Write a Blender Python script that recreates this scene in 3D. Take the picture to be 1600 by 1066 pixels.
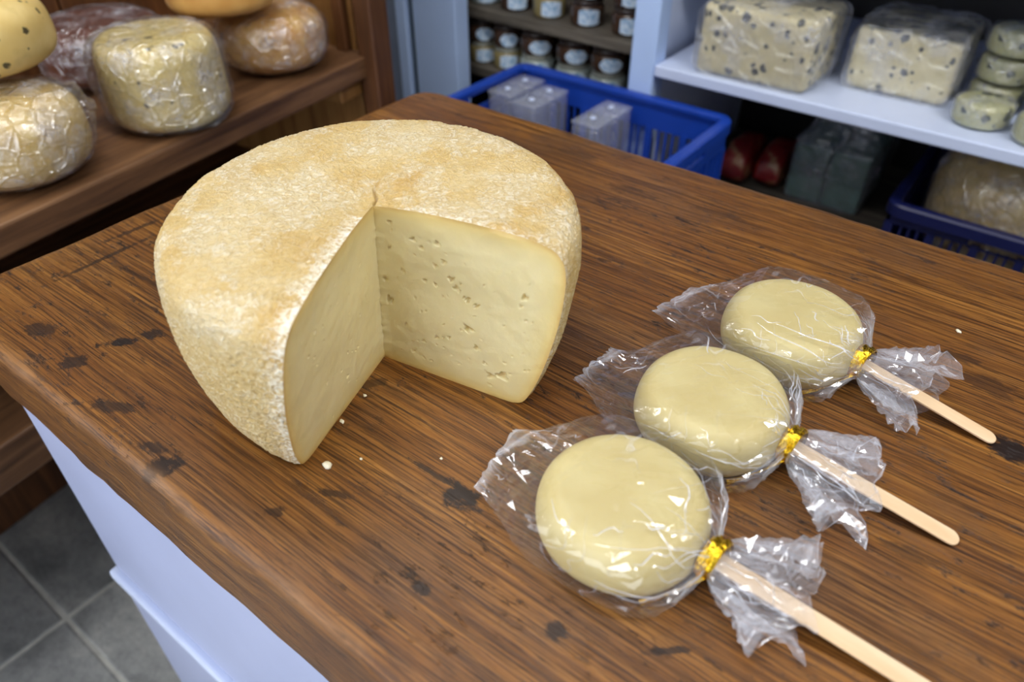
import bpy, bmesh, math, random
from mathutils import Vector, noise, Matrix
import numpy as np

for o in list(bpy.data.objects): bpy.data.objects.remove(o)
scene = bpy.context.scene
COL = scene.collection
T = 0.88                      # height of the counter top above the floor; coordinates below are relative to it
PI = math.pi

# ------------------------------------------------------------------ camera, world, light
cam_d = bpy.data.cameras.new('camera'); cam = bpy.data.objects.new('camera', cam_d); COL.objects.link(cam)
cam.location = (0, 0, T + 0.40)
cam.rotation_euler = (math.radians(90 - 39.5), 0, math.radians(37.5))
cam_d.sensor_width = 36.0; cam_d.lens = 1160 / 1600 * 36
cam_d.clip_start = 0.02
cam_d.dof.use_dof = True; cam_d.dof.focus_distance = 0.60; cam_d.dof.aperture_fstop = 4.5
scene.camera = cam

world = bpy.data.worlds.new('world'); scene.world = world; world.use_nodes = True
bg = world.node_tree.nodes['Background']
bg.inputs[0].default_value = (0.90, 0.94, 1.0, 1); bg.inputs[1].default_value = 3.0

LAMPS = [(-0.75, 0.50, 0.9), (-0.40, -0.55, 0.6), (1.15, 0.50, 2.0)]      # ceiling tube fixtures (x, y, share)
CEIL = 1.75
for lx, ly, share in LAMPS:
    ld = bpy.data.lights.new('tube_light', 'AREA'); ld.shape = 'RECTANGLE'; ld.size = 1.2; ld.size_y = 0.16
    ld.energy = 10 * share; ld.color = (1.0, 0.975, 0.93)
    lo = bpy.data.objects.new('tube_light', ld); COL.objects.link(lo)
    lo.location = (lx, ly, T + CEIL - 0.105); lo.rotation_euler = (0, 0, math.radians(8))

vs = scene.view_settings
vs.view_transform = 'Standard'; vs.look = 'None'; vs.gamma = 1.0; vs.exposure = 0.28
vs.use_curve_mapping = False
scene.display_settings.display_device = 'sRGB'
try:
    cy = scene.cycles
    cy.transparent_max_bounces = 16; cy.max_bounces = 8; cy.diffuse_bounces = 4; cy.glossy_bounces = 3
    cy.caustics_reflective = False; cy.caustics_refractive = False
except Exception: pass

# ------------------------------------------------------------------ helpers
def lin(c):
    return tuple((v / 12.92 if v <= 0.04045 else ((v + 0.055) / 1.055) ** 2.4) for v in c)
def rgb(r, g, b): return lin((r / 255, g / 255, b / 255)) + (1.0,)

class NT:
    def __init__(s, name):
        s.m = bpy.data.materials.new(name); s.m.use_nodes = True
        s.t = s.m.node_tree; s.n = s.t.nodes; s.l = s.t.links
        s.b = s.n['Principled BSDF']; s.out = s.n['Material Output']
        s._tc = None
    def node(s, typ, **kw):
        n = s.n.new(typ)
        for k, v in kw.items(): setattr(n, k, v)
        return n
    def link(s, a, b): s.l.new(a, b)
    def put(s, sock, v):
        if hasattr(v, 'links') or isinstance(v, bpy.types.NodeSocket): s.l.new(v, sock)
        else: sock.default_value = v
    def coord(s):
        if s._tc is None: s._tc = s.node('ShaderNodeTexCoord')
        return s._tc.outputs['Object']
    def mapped(s, scale=(1, 1, 1), loc=(0, 0, 0), rot=(0, 0, 0)):
        m = s.node('ShaderNodeMapping'); s.link(s.coord(), m.inputs[0])
        m.inputs['Location'].default_value = loc; m.inputs['Rotation'].default_value = rot; m.inputs['Scale'].default_value = scale
        return m.outputs[0]
    def noise(s, vec, scale=5, detail=4, rough=0.5, dist=0.0):
        n = s.node('ShaderNodeTexNoise'); s.put(n.inputs['Vector'], vec)
        n.inputs['Scale'].default_value = scale; n.inputs['Detail'].default_value = detail
        n.inputs['Roughness'].default_value = rough; n.inputs['Distortion'].default_value = dist
        return n.outputs['Fac']
    def voro(s, vec, scale=5, out='Distance', feature='F1', rnd=1.0):
        n = s.node('ShaderNodeTexVoronoi', feature=feature); s.put(n.inputs['Vector'], vec)
        n.inputs['Scale'].default_value = scale; n.inputs['Randomness'].default_value = rnd
        return n.outputs[out]
    def ramp(s, fac, stops, interp='LINEAR'):
        n = s.node('ShaderNodeValToRGB'); s.put(n.inputs[0], fac); r = n.color_ramp; r.interpolation = interp
        while len(r.elements) < len(stops): r.elements.new(0.5)
        for e, (p, c) in zip(r.elements, stops):
            e.position = p; e.color = c if len(c) == 4 else tuple(c) + (1,)
        return n.outputs[0]
    def fr(s, fac, a, b, lo=0.0, hi=1.0):
        n = s.node('ShaderNodeMapRange'); s.put(n.inputs[0], fac)
        n.inputs[1].default_value = a; n.inputs[2].default_value = b; n.inputs[3].default_value = lo; n.inputs[4].default_value = hi
        return n.outputs[0]
    def math(s, op, a, b=0.0, clamp=False):
        n = s.node('ShaderNodeMath', operation=op); n.use_clamp = clamp
        s.put(n.inputs[0], a); s.put(n.inputs[1], b); return n.outputs[0]
    def mix(s, fac, a, b, blend='MIX'):
        n = s.node('ShaderNodeMix', data_type='RGBA', blend_type=blend)
        s.put(n.inputs[0], fac); s.put(n.inputs[6], a); s.put(n.inputs[7], b); return n.outputs[2]
    def attr(s, name):
        n = s.node('ShaderNodeAttribute'); n.attribute_name = name; return n.outputs['Fac']
    def bump(s, h, strength=0.3, dist=0.001, normal=None):
        n = s.node('ShaderNodeBump'); s.put(n.inputs['Height'], h)
        n.inputs['Strength'].default_value = strength; n.inputs['Distance'].default_value = dist
        if normal is not None: s.link(normal, n.inputs['Normal'])
        return n.outputs[0]
    def fin(s, color=None, rough=None, normal=None, metal=None, spec=None, sss=None, coat=None, trans=None, ior=None):
        I = s.b.inputs
        if color is not None: s.put(I['Base Color'], color)
        if rough is not None: s.put(I['Roughness'], rough)
        if normal is not None: s.put(I['Normal'], normal)
        if metal is not None: I['Metallic'].default_value = metal
        if spec is not None: s.put(I['Specular IOR Level'], spec)
        if coat is not None: I['Coat Weight'].default_value = coat; I['Coat Roughness'].default_value = 0.2
        if trans is not None: I['Transmission Weight'].default_value = trans
        if ior is not None: I['IOR'].default_value = ior
        if sss is not None:
            I['Subsurface Weight'].default_value = sss[0]; I['Subsurface Radius'].default_value = sss[1]; I['Subsurface Scale'].default_value = sss[2]
        return s.m

def thing(name, label, cat, loc, group=None):
    o = bpy.data.objects.new(name, None); COL.objects.link(o)
    o.location = (loc[0], loc[1], loc[2] + T); o.empty_display_size = 0.02
    o['label'] = label; o['category'] = cat
    if group: o['group'] = group
    return o
def tag(o, label, cat, group=None):
    o['label'] = label; o['category'] = cat
    if group: o['group'] = group
    return o
def obj(name, data, mat, parent=None, smooth=True, origin=None, label=None):
    """data = (verts, faces) in counter-top coordinates, or a bmesh; linked as one mesh object"""
    me = bpy.data.meshes.new(name)
    if isinstance(data, bmesh.types.BMesh):
        data.to_mesh(me); data.free()
    else:
        me.from_pydata([tuple(v) for v in data[0]], [], data[1])
    if parent is not None: off = Vector((-parent.location.x, -parent.location.y, -parent.location.z + T))
    elif origin is not None: off = Vector((-origin[0], -origin[1], -origin[2]))
    else: off = Vector((0, 0, 0))
    par = parent
    while par is not None and par.parent is not None:      # a sub-part: both offsets
        par = par.parent
        off = off + Vector((-par.location.x, -par.location.y, -par.location.z + 0))
    me.transform(Matrix.Translation(off))
    me.materials.append(mat)
    if smooth: me.polygons.foreach_set('use_smooth', [True] * len(me.polygons))
    me.update()
    o = bpy.data.objects.new(name, me); COL.objects.link(o)
    if parent is not None: o.parent = parent
    elif origin is not None: o.location = (origin[0], origin[1], origin[2] + T)
    else: o.location = (0, 0, T)
    if label: o['label'] = label
    return o
def struct(name, data, mat, smooth=False):
    o = obj(name, data, mat, smooth=smooth); o['kind'] = 'structure'; return o
def copy_tree(o, parent=None):
    c = o.copy(); COL.objects.link(c); c.parent = parent
    for ch in list(o.children): copy_tree(ch, c)
    return c

def bm_box(bm, x0, x1, y0, y1, z0, z1, bev=0.0, seg=2):
    tmp = bmesh.new()
    vs_ = [tmp.verts.new(p) for p in [(x0, y0, z0), (x1, y0, z0), (x1, y1, z0), (x0, y1, z0), (x0, y0, z1), (x1, y0, z1), (x1, y1, z1), (x0, y1, z1)]]
    for f in [(3, 2, 1, 0), (4, 5, 6, 7), (0, 1, 5, 4), (1, 2, 6, 5), (2, 3, 7, 6), (3, 0, 4, 7)]: tmp.faces.new([vs_[i] for i in f])
    if bev > 0: bmesh.ops.bevel(tmp, geom=list(tmp.edges), offset=bev, segments=seg, affect='EDGES', profile=0.5)
    base = len(bm.verts); tmp.verts.index_update()
    nv = [bm.verts.new(v.co) for v in tmp.verts]
    for f in tmp.faces: bm.faces.new([nv[v.index] for v in f.verts])
    tmp.free()
def box(*a, **k):
    bm = bmesh.new(); bm_box(bm, *a, **k); return bm
def boxes(lst, bev=0.0, seg=1):
    bm = bmesh.new()
    for b in lst: bm_box(bm, *b, bev=bev, seg=seg)
    return bm
def wob(p, s, a, seed=0.0):
    return noise.noise(Vector((p[0] * s + seed, p[1] * s - seed * 1.7, p[2] * s + seed * 0.3))) * a
def loft(rings, close=True, cap0=False, cap1=False):
    n = len(rings[0]); V = [p for r in rings for p in r]; F = []
    for i in range(len(rings) - 1):
        for j in range(n if close else n - 1):
            k = (j + 1) % n
            F.append((i * n + j, i * n + k, (i + 1) * n + k, (i + 1) * n + j))
    if cap0: F.append(tuple(range(n - 1, -1, -1)))
    if cap1: F.append(tuple((len(rings) - 1) * n + j for j in range(n)))
    return V, F
def lathe(prof, cx, cy, seg=64, amp=0.0, ns=20.0, seed=0.0, sq=(1, 1), rot=0.0):
    """closed surface of revolution about a vertical axis; prof = [(r, z), ...] bottom to top"""
    rings = []
    for r, z in prof:
        ring = []
        for j in range(seg):
            a = 2 * PI * j / seg + rot
            p = Vector((r * sq[0] * math.cos(a), r * sq[1] * math.sin(a), z))
            if amp and r > 1e-4:
                d = noise.noise(Vector((p.x * ns + seed, p.y * ns + seed, p.z * ns))) * amp
                p.x += d * math.cos(a); p.y += d * math.sin(a)
            ring.append((p.x + cx, p.y + cy, p.z))
        rings.append(ring)
    return loft(rings, True, True, True)
def sup_prof(R, h, z0, n=4.5, k=28, rmin=0.02):
    """rounded, flat topped wheel profile (superellipse)"""
    out = []
    for i in range(k + 1):
        t = -PI / 2 + PI * i / k
        c, s = math.cos(t), math.sin(t)
        r = R * abs(c) ** (2 / n); z = z0 + h / 2 + h / 2 * math.copysign(abs(s) ** (2 / n), s)
        out.append((max(r, R * rmin), z))
    return out
def dense(prof, n):
    P = [Vector(p) for p in prof]; L = [0]
    def cr(a, b, c, d, t): return 0.5 * ((2 * b) + (c - a) * t + (2 * a - 5 * b + 4 * c - d) * t * t + (3 * b - a - 3 * c + d) * t * t * t)
    pts = []
    for i in range(len(P) - 1):
        a = P[max(0, i - 1)]; b = P[i]; c = P[i + 1]; d = P[min(len(P) - 1, i + 2)]
        for k in range(12): pts.append(cr(a, b, c, d, k / 12))
    pts.append(P[-1])
    for a, b in zip(pts, pts[1:]): L.append(L[-1] + (b - a).length)
    out = []; j = 0
    for k in range(n):
        s = L[-1] * k / (n - 1)
        while j < len(L) - 2 and L[j + 1] < s: j += 1
        t = (s - L[j]) / max(1e-9, L[j + 1] - L[j]); out.append(pts[j].lerp(pts[j + 1], min(1, t)))
    for p in out: p.x = max(0, p.x); p.y = max(0, p.y)
    return out
def interp(tab, x):
    if x <= tab[0][0]: return tab[0][1]
    for (a, b), (c, d) in zip(tab, tab[1:]):
        if x <= c:
            t = (x - a) / (c - a); return b + (d - b) * t
    return tab[-1][1]
def tri_bm(V, F):
    bm = bmesh.new(); vv = [bm.verts.new(p) for p in V]
    for f in F:
        try: bm.faces.new([vv[i] for i in f])
        except ValueError: pass
    bmesh.ops.triangulate(bm, faces=list(bm.faces), quad_method='ALTERNATE')
    return bm

# ------------------------------------------------------------------ materials
def mat_plain(name, col, rough=0.5, var=0.08, scale=12, bumpd=0.0, bscale=60, **kw):
    t = NT(name)
    n = t.noise(t.coord(), scale, 4, 0.6)
    c = t.mix(t.fr(n, 0.3, 0.7, 0, 1), tuple(v * (1 - var) for v in col[:3]) + (1,), tuple(min(1, v * (1 + var)) for v in col[:3]) + (1,))
    nm = t.bump(t.noise(t.coord(), bscale, 5, 0.6), 0.5, bumpd) if bumpd else None
    return t.fin(c, rough, nm, **kw)

def mat_counter_wood():
    t = NT('counter_wood')
    warp = t.noise(t.mapped((3, 9, 9)), 1.0, 3, 0.5)
    comb = t.node('ShaderNodeVectorMath', operation='ADD'); t.link(t.coord(), comb.inputs[0])
    sc = t.node('ShaderNodeCombineXYZ'); t.put(sc.inputs[1], t.math('MULTIPLY', t.math('SUBTRACT', warp, 0.5), 0.016)); t.link(sc.outputs[0], comb.inputs[1])
    def m(scale):
        mp = t.node('ShaderNodeMapping'); t.link(comb.outputs[0], mp.inputs[0]); mp.inputs['Scale'].default_value = scale; return mp.outputs[0]
    grain = t.noise(m((6, 230, 230)), 1.0, 7, 0.66)
    fine = t.noise(m((13, 1000, 1000)), 1.0, 4, 0.65)
    broad = t.noise(m((3.2, 16, 16)), 1.0, 5, 0.55)
    blot = t.noise(m((7, 11, 11)), 1.0, 6, 0.65)
    c = t.ramp(grain, [(0.30, rgb(64, 36, 12)), (0.45, rgb(120, 76, 30)), (0.60, rgb(152, 102, 44)), (0.78, rgb(186, 136, 74))])
    c = t.mix(t.fr(broad, 0.40, 0.64, 0, 0.7), c, t.ramp(fine, [(0.32, rgb(72, 40, 15)), (0.68, rgb(136, 84, 34))]))
    c = t.mix(t.fr(blot, 0.50, 0.68, 0, 0.6), c, t.ramp(fine, [(0.35, rgb(70, 46, 30)), (0.65, rgb(122, 90, 62))]))
    # short dark pores along the grain
    pore = t.noise(m((24, 820, 820)), 1.0, 3, 0.6)
    c = t.mix(t.fr(pore, 0.53, 0.62, 0, 0.8), c, rgb(50, 28, 14))
    hair = t.noise(m((5, 620, 620)), 1.0, 2, 0.5)
    c = t.mix(t.fr(hair, 0.52, 0.60, 0, 0.62), c, rgb(58, 33, 14))
    # scattered dark nicks and stains
    nick = t.noise(m((48, 120, 120)), 1.0, 6, 0.75)
    region = t.noise(m((5, 7, 7)), 1.0, 3, 0.5)
    nk = t.math('MULTIPLY', t.fr(nick, 0.57, 0.63, 0, 1), t.fr(region, 0.40, 0.56, 0.12, 1))
    c = t.mix(t.math('MULTIPLY', nk, 0.85), c, rgb(34, 22, 16))
    # individual knots and burn marks (counter coordinates)
    spots = SPOTS
    wn = t.noise(m((60, 120, 120)), 1.0, 6, 0.75)
    for (sx, sy, ra, rb, ang, st) in spots:
        mp = t.node('ShaderNodeMapping'); mp.vector_type = 'TEXTURE'; t.link(t.coord(), mp.inputs[0])
        mp.inputs['Location'].default_value = (sx - COUNTER[0], sy - COUNTER[1], T)
        mp.inputs['Rotation'].default_value = (0, 0, ang); mp.inputs['Scale'].default_value = (ra, rb, 0.02)
        ln = t.node('ShaderNodeVectorMath', operation='LENGTH'); t.link(mp.outputs[0], ln.inputs[0])
        d = t.math('ADD', ln.outputs['Value'], t.math('MULTIPLY', t.math('SUBTRACT', wn, 0.5), 3.6))
        c = t.mix(t.fr(d, 0.70, 1.10, st, 0), c, rgb(36, 24, 20))
    # worn, paler arrises
    wear = t.attr('wear')
    c = t.mix(t.math('MULTIPLY', wear, t.fr(t.noise(m((14, 40, 40)), 1, 4, 0.6), 0.40, 0.65, 0.0, 0.4)), c, rgb(170, 126, 82))
    h = t.math('ADD', t.math('MULTIPLY', grain, 0.6), t.math('SUBTRACT', t.math('MULTIPLY', fine, 0.4), t.math('MULTIPLY', nk, 0.6)))
    r = t.fr(t.math('ADD', broad, t.math('MULTIPLY', fine, 0.4)), 0.4, 1.0, 0.32, 0.52)
    return t.fin(c, r, t.bump(h, 0.5, 0.0012), spec=0.42)

def mat_shelf_wood(name, dark, mid, light, axis=1, rough=0.5):
    t = NT(name)
    s = [60, 60, 60]; s[axis] = 4
    g = t.noise(t.mapped(tuple(s)), 1.0, 5, 0.6, 0.4)
    b = t.noise(t.mapped((6, 6, 6)), 1.0, 4, 0.5)
    c = t.ramp(g, [(0.28, dark), (0.5, mid), (0.75, light)])
    c = t.mix(t.fr(b, 0.45, 0.7, 0, 0.5), c, dark)
    return t.fin(c, rough, t.bump(g, 0.3, 0.001))

def mat_rind(name='cheese_rind'):
    t = NT(name)
    n1 = t.noise(t.coord(), 13, 5, 0.6)
    n2 = t.noise(t.mapped((1, 1, 1), (3, 1, 2)), 22, 4, 0.6)
    wr = t.noise(t.mapped((190, 190, 330)), 1, 4, 0.62, 1.4)
    fine = t.noise(t.mapped((420, 420, 620)), 1, 3, 0.6, 0.6)
    c = t.ramp(n1, [(0.34, rgb(204, 168, 100)), (0.48, rgb(213, 184, 122)), (0.62, rgb(222, 200, 150))])
    patch = t.fr(n2, 0.47, 0.55, 0, 1)
    c = t.mix(t.math('MULTIPLY', patch, 0.55), c, rgb(218, 202, 164))
    streak = t.fr(wr, 0.50, 0.62, 0, 1)
    c = t.mix(t.math('MULTIPLY', streak, t.fr(patch, 0, 1, 0.22, 0.75)), c, rgb(236, 226, 204))
    c = t.mix(t.math('MULTIPLY', t.fr(wr, 0.46, 0.34, 0, 1), t.fr(patch, 0, 1, 0.25, 0.45)), c, rgb(194, 160, 102))
    side = t.attr('side')
    c = t.mix(t.math('MULTIPLY', side, 0.7), c, t.ramp(wr, [(0.36, rgb(202, 168, 100)), (0.52, rgb(220, 193, 132)), (0.66, rgb(240, 226, 188))]))
    edge = t.attr('edge')
    c = t.mix(t.math('MULTIPLY', edge, t.fr(wr, 0.42, 0.58, 0, 0.95)), c, rgb(254, 248, 232))
    h = t.math('ADD', wr, t.math('MULTIPLY', fine, 0.35))
    pit = t.noise(t.coord(), 60, 2, 0.5)
    c = t.mix(t.fr(pit, 0.77, 0.82, 0, 0.6), c, rgb(150, 104, 52))
    return t.fin(c, 0.50, t.bump(h, 0.75, 0.0035), spec=0.5, sss=(0.08, (1.0, 0.6, 0.25), 0.004))

def mat_paste():
    t = NT('cheese_paste')
    rim = t.attr('rim')
    n = t.noise(t.coord(), 60, 5, 0.6)
    c = t.ramp(rim, [(0.0, rgb(214, 176, 104)), (0.16, rgb(228, 204, 136)), (0.42, rgb(230, 214, 158)), (1.0, rgb(234, 222, 174))])
    c = t.mix(t.fr(n, 0.45, 0.75, 0, 0.35), c, rgb(236, 218, 152))
    hol = t.attr('hole')
    c = t.mix(t.math('MULTIPLY', hol, 0.5), c, rgb(222, 190, 112))
    h = t.math('ADD', t.noise(t.coord(), 150, 4, 0.6), t.math('MULTIPLY', t.noise(t.coord(), 40, 3, 0.5), 1.5))
    return t.fin(c, 0.42, t.bump(h, 0.35, 0.0012), spec=0.4, sss=(0.2, (1.0, 0.75, 0.35), 0.008))

def mat_soft_cheese(name, a, b, bumpd=0.0004, rough=0.4, herb=None):
    t = NT(name)
    n = t.noise(t.coord(), 30, 3, 0.5)
    c = t.mix(t.fr(n, 0.35, 0.65, 0, 1), a, b)
    if herb:
        sc, thr, hc, amt = herb
        wv = t.node('ShaderNodeVectorMath', operation='ADD'); t.link(t.coord(), wv.inputs[0])
        nn = t.node('ShaderNodeTexNoise'); t.link(t.coord(), nn.inputs['Vector']); nn.inputs['Scale'].default_value = 120
        ms = t.node('ShaderNodeVectorMath', operation='SCALE'); t.link(nn.outputs['Color'], ms.inputs[0]); ms.inputs['Scale'].default_value = 0.008
        t.link(ms.outputs[0], wv.inputs[1])
        v = t.node('ShaderNodeTexVoronoi'); t.link(wv.outputs[0], v.inputs['Vector']); v.inputs['Scale'].default_value = sc
        sep = t.node('ShaderNodeSeparateColor'); t.link(v.outputs['Color'], sep.inputs[0])
        rad = t.math('MULTIPLY', t.math('SUBTRACT', sep.outputs[0], 1 - amt), thr / amt)
        d = t.math('SUBTRACT', rad, v.outputs['Distance'])
        c = t.mix(t.fr(d, -0.03, 0.05, 0, 0.92), c, hc)
        haze = t.noise(t.coord(), 26, 4, 0.6)
        c = t.mix(t.fr(haze, 0.56, 0.75, 0, 0.35), c, t.mix(0.5, a, hc))
    return t.fin(c, rough, t.bump(t.noise(t.coord(), 70, 4, 0.6), 0.4, bumpd), spec=0.4, sss=(0.1, (1, .7, .35), 0.006))

def mat_film(name='clear_film', milk=0.035, fres=1.5, base=0.03, rough=0.07, wr=0.0012, tint=(0.985, 0.988, 0.995, 1), scale=55, soft=0.8, patch=0.0):
    t = NT(name); t.n.remove(t.b)
    h1 = t.noise(t.mapped((scale, scale, scale)), 1, 4, 0.6, 1.2)
    ridge = t.math('ABSOLUTE', t.math('SUBTRACT', h1, 0.5))
    h2 = t.voro(t.mapped((scale * 0.9, scale * 0.9, scale * 0.9)), 1, 'Distance', 'DISTANCE_TO_EDGE')
    crease = t.fr(h2, 0.0, 0.10, 1.0, 0.0)
    hh = t.math('ADD', t.math('MULTIPLY', ridge, soft), t.math('MULTIPLY', crease, 0.5))
    nm = t.bump(hh, 0.6, wr)
    fn = t.node('ShaderNodeLayerWeight'); fn.inputs[0].default_value = 0.5; t.link(nm, fn.inputs['Normal'])
    fac = t.math('ADD', t.math('MULTIPLY', t.math('POWER', fn.outputs['Facing'], 4.0), fres), base, clamp=True)
    tr = t.node('ShaderNodeBsdfTransparent'); tr.inputs[0].default_value = tint
    gl = t.node('ShaderNodeBsdfGlossy'); gl.inputs['Roughness'].default_value = rough; gl.inputs['Color'].default_value = (0.95, 0.97, 1, 1); t.link(nm, gl.inputs['Normal'])
    df = t.node('ShaderNodeBsdfDiffuse'); df.inputs['Color'].default_value = (0.80, 0.82, 0.92, 1); t.link(nm, df.inputs['Normal'])
    iso = t.math('ABSOLUTE', t.math('SUBTRACT', t.noise(t.mapped((scale * .75, scale * .6, scale * .75), (3, 7, 1)), 1, 1, 0.4, 0.6), 0.5))
    lines = t.math('MULTIPLY', t.fr(iso, 0.0, 0.010, 1.0, 0.0), t.fr(t.noise(t.mapped((scale * .5,) * 3, (5, 2, 1)), 1, 2), 0.46, 0.60, 0.0, 0.28))
    mk = t.math('ADD', t.math('ADD', t.math('MULTIPLY', t.attr('folds_glints'), 0.22), milk), lines, clamp=True)
    if patch: mk = t.math('ADD', mk, t.fr(t.noise(t.mapped((scale * .5,) * 3, (1, 4, 8)), 1, 4, 0.65), 0.46, 0.70, 0, patch), clamp=True)
    m1 = t.node('ShaderNodeMixShader'); t.link(mk, m1.inputs[0]); t.link(tr.outputs[0], m1.inputs[1]); t.link(df.outputs[0], m1.inputs[2])
    m2 = t.node('ShaderNodeMixShader'); t.link(fac, m2.inputs[0]); t.link(m1.outputs[0], m2.inputs[1]); t.link(gl.outputs[0], m2.inputs[2])
    t.link(m2.outputs[0], t.out.inputs[0])
    return t.m

def mat_gold():
    t = NT('gold_foil')
    w = t.noise(t.mapped((500, 160, 160)), 1, 3, 0.6)
    c = t.ramp(w, [(0.3, rgb(196, 140, 14)), (0.6, rgb(255, 214, 60))])
    return t.fin(c, 0.24, t.bump(w, 0.8, 0.002), metal=1.0)

def mat_white_paint(name='white_paint', col=None):
    t = NT(name); col = col or rgb(186, 196, 232)
    n = t.noise(t.coord(), 9, 4, 0.5)
    c = t.mix(t.fr(n, 0.4, 0.7, 0, 0.5), col, tuple(v * 0.90 for v in col[:3]) + (1,))
    chip = t.noise(t.mapped((40, 40, 12)), 1, 3, 0.5)
    c = t.mix(t.fr(chip, 0.765, 0.775, 0, 0.9), c, rgb(96, 84, 72))
    return t.fin(c, 0.38, t.bump(n, 0.15, 0.002))

def mat_slate():
    t = NT('slate_tile')
    oi = t.node('ShaderNodeObjectInfo')
    v = t.node('ShaderNodeVectorMath', operation='ADD'); t.link(t.coord(), v.inputs[0])
    sc = t.node('ShaderNodeVectorMath', operation='SCALE'); t.link(oi.outputs['Location'], sc.inputs[0]); sc.inputs['Scale'].default_value = 3.1
    t.link(sc.outputs[0], v.inputs[1])
    n = t.noise(v.outputs[0], 9, 6, 0.65); n2 = t.noise(v.outputs[0], 60, 4, 0.6)
    c = t.ramp(n, [(0.3, rgb(126, 128, 128)), (0.5, rgb(168, 170, 168)), (0.72, rgb(204, 204, 198))])
    c = t.mix(t.fr(n2, 0.5, 0.75, 0, 0.5), c, rgb(122, 124, 124))
    c = t.mix(t.math('MULTIPLY', oi.outputs['Random'], 0.35), c, rgb(66, 70, 74))
    return t.fin(c, 0.5, t.bump(t.math('ADD', n, n2), 0.5, 0.004))

# (x, y, half length, half width, angle, strength) of knots and burns on the counter top
COUNTER = (0.15, 0.44, -0.88)
SPOTS = [(-0.222, 0.235, 0.017, 0.0115, 0.3, 1.0), (-0.247, 0.236, 0.022, 0.0026, 0.0, 0.85), (-0.556, 0.183, 0.021, 0.0055, 0.86, 1.0), (-0.546, 0.204, 0.012, 0.008, 0.6, 0.9),
         (-0.564, 0.145, 0.012, 0.0075, 0.8, 0.85), (-0.628, 0.150, 0.013, 0.010, 0.5, 0.75), (-0.408, 0.125, 0.016, 0.009, 0.9, 1.0), (-0.429, 0.131, 0.022, 0.005, 0.4, 0.8),
         (-0.491, 0.136, 0.022, 0.006, 0.4, 0.75), (0.066, 0.506, 0.020, 0.012, 0.2, 1.0), (-0.115, 0.193, 0.007, 0.006, 0.0, 0.9), (-0.058, 0.222, 0.020, 0.0022, 0.75, 0.85),
         (-0.195, 0.166, 0.007, 0.006, 0.0, 0.9), (-0.716, 0.290, 0.030, 0.0035, 1.5, 0.75), (-0.690, 0.245, 0.060, 0.0030, 1.57, 0.8), (-0.650, 0.245, 0.045, 0.0022, 0.1, 0.6),
         (0.011, 0.592, 0.020, 0.007, 0.0, 0.6), (0.040, 0.570, 0.022, 0.012, 0.0, 0.5), (-0.312, 0.148, 0.007, 0.004, 0.5, 0.75), (-0.293, 0.182, 0.013, 0.003, 0.4, 0.75),
         (-0.351, 0.275, 0.012, 0.005, 1.0, 0.6), (-0.25, 0.690, 0.030, 0.007, 0.05, 0.45), (-0.35, 0.676, 0.030, 0.010, 0.1, 0.4), (-0.45, 0.718, 0.025, 0.010, 0.1, 0.4),
         (-0.70, 0.33, 0.016, 0.006, 0.2, 0.7), (-0.665, 0.30, 0.02, 0.005, 0.3, 0.6), (0.03, 0.37, 0.018, 0.006, 0.1, 0.5)]

MW = mat_counter_wood()
MRIND = mat_rind(); MPASTE = mat_paste()
MLOLLY = mat_soft_cheese('lolly_cheese', rgb(212, 194, 134), rgb(220, 205, 148), 0.0003, 0.46)
MFILM = mat_film('cellophane', milk=0.022, fres=0.45, base=0.07, rough=0.085, wr=0.0009, scale=34, soft=0.5)
MFILM2 = mat_film('cling_film', milk=0.04, fres=0.5, base=0.15, rough=0.15, wr=0.0065, scale=46, soft=1.2, patch=0.38)
MFILM3 = mat_film('loose_plastic', milk=0.05, fres=0.45, base=0.10, rough=0.18, wr=0.0050, scale=32, soft=1.1, patch=0.3)
MGOLD = mat_gold()
MSTICK = mat_shelf_wood('stick_wood', rgb(222, 188, 146), rgb(232, 202, 164), rgb(240, 216, 184), axis=0, rough=0.55)
MSHELF = mat_shelf_wood('shelf_wood', rgb(66, 42, 26), rgb(112, 78, 50), rgb(142, 104, 70), axis=1)
MPOST = mat_shelf_wood('post_wood', rgb(62, 36, 18), rgb(98, 60, 32), rgb(128, 84, 48), axis=2)
MPOSTL = mat_shelf_wood('end_board_wood', rgb(108, 72, 34), rgb(150, 106, 56), rgb(176, 130, 76), axis=2)
MOLD = mat_shelf_wood('weathered_wood', rgb(60, 56, 50), rgb(92, 84, 74), rgb(134, 126, 114), axis=0, rough=0.7)
MWHITE = mat_white_paint(); MPANEL = mat_white_paint('pale_blue_paint', rgb(188, 213, 255)); MWHITE2 = mat_white_paint('white_shelf_paint', rgb(212, 224, 253))
MGASKET = mat_plain('dark_gasket', rgb(26, 48, 54), 0.4)
MRECESS = mat_plain('grey_blue_paint', rgb(138, 150, 172), 0.45)
MBLUE = mat_plain('blue_plastic', rgb(24, 66, 170), 0.35, 0.06, 20)
MNAVY = mat_plain('navy_plastic', rgb(17, 24, 76), 0.4, 0.06, 20)
MDARK = mat_plain('dark_backing', rgb(28, 27, 28), 0.7, 0.2, 8)
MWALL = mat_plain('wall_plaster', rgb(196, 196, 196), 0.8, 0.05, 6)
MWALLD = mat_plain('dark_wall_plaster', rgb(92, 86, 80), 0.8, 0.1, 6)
MCEIL = mat_plain('ceiling_paint', rgb(225, 226, 228), 0.8, 0.03, 4)
MGROUT = mat_plain('grout', rgb(196, 196, 188), 0.85, 0.15, 40)
MSLATE = mat_slate()
MCRUMB = mat_soft_cheese('crumb_cheese', rgb(246, 238, 208), rgb(250, 244, 222))

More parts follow.
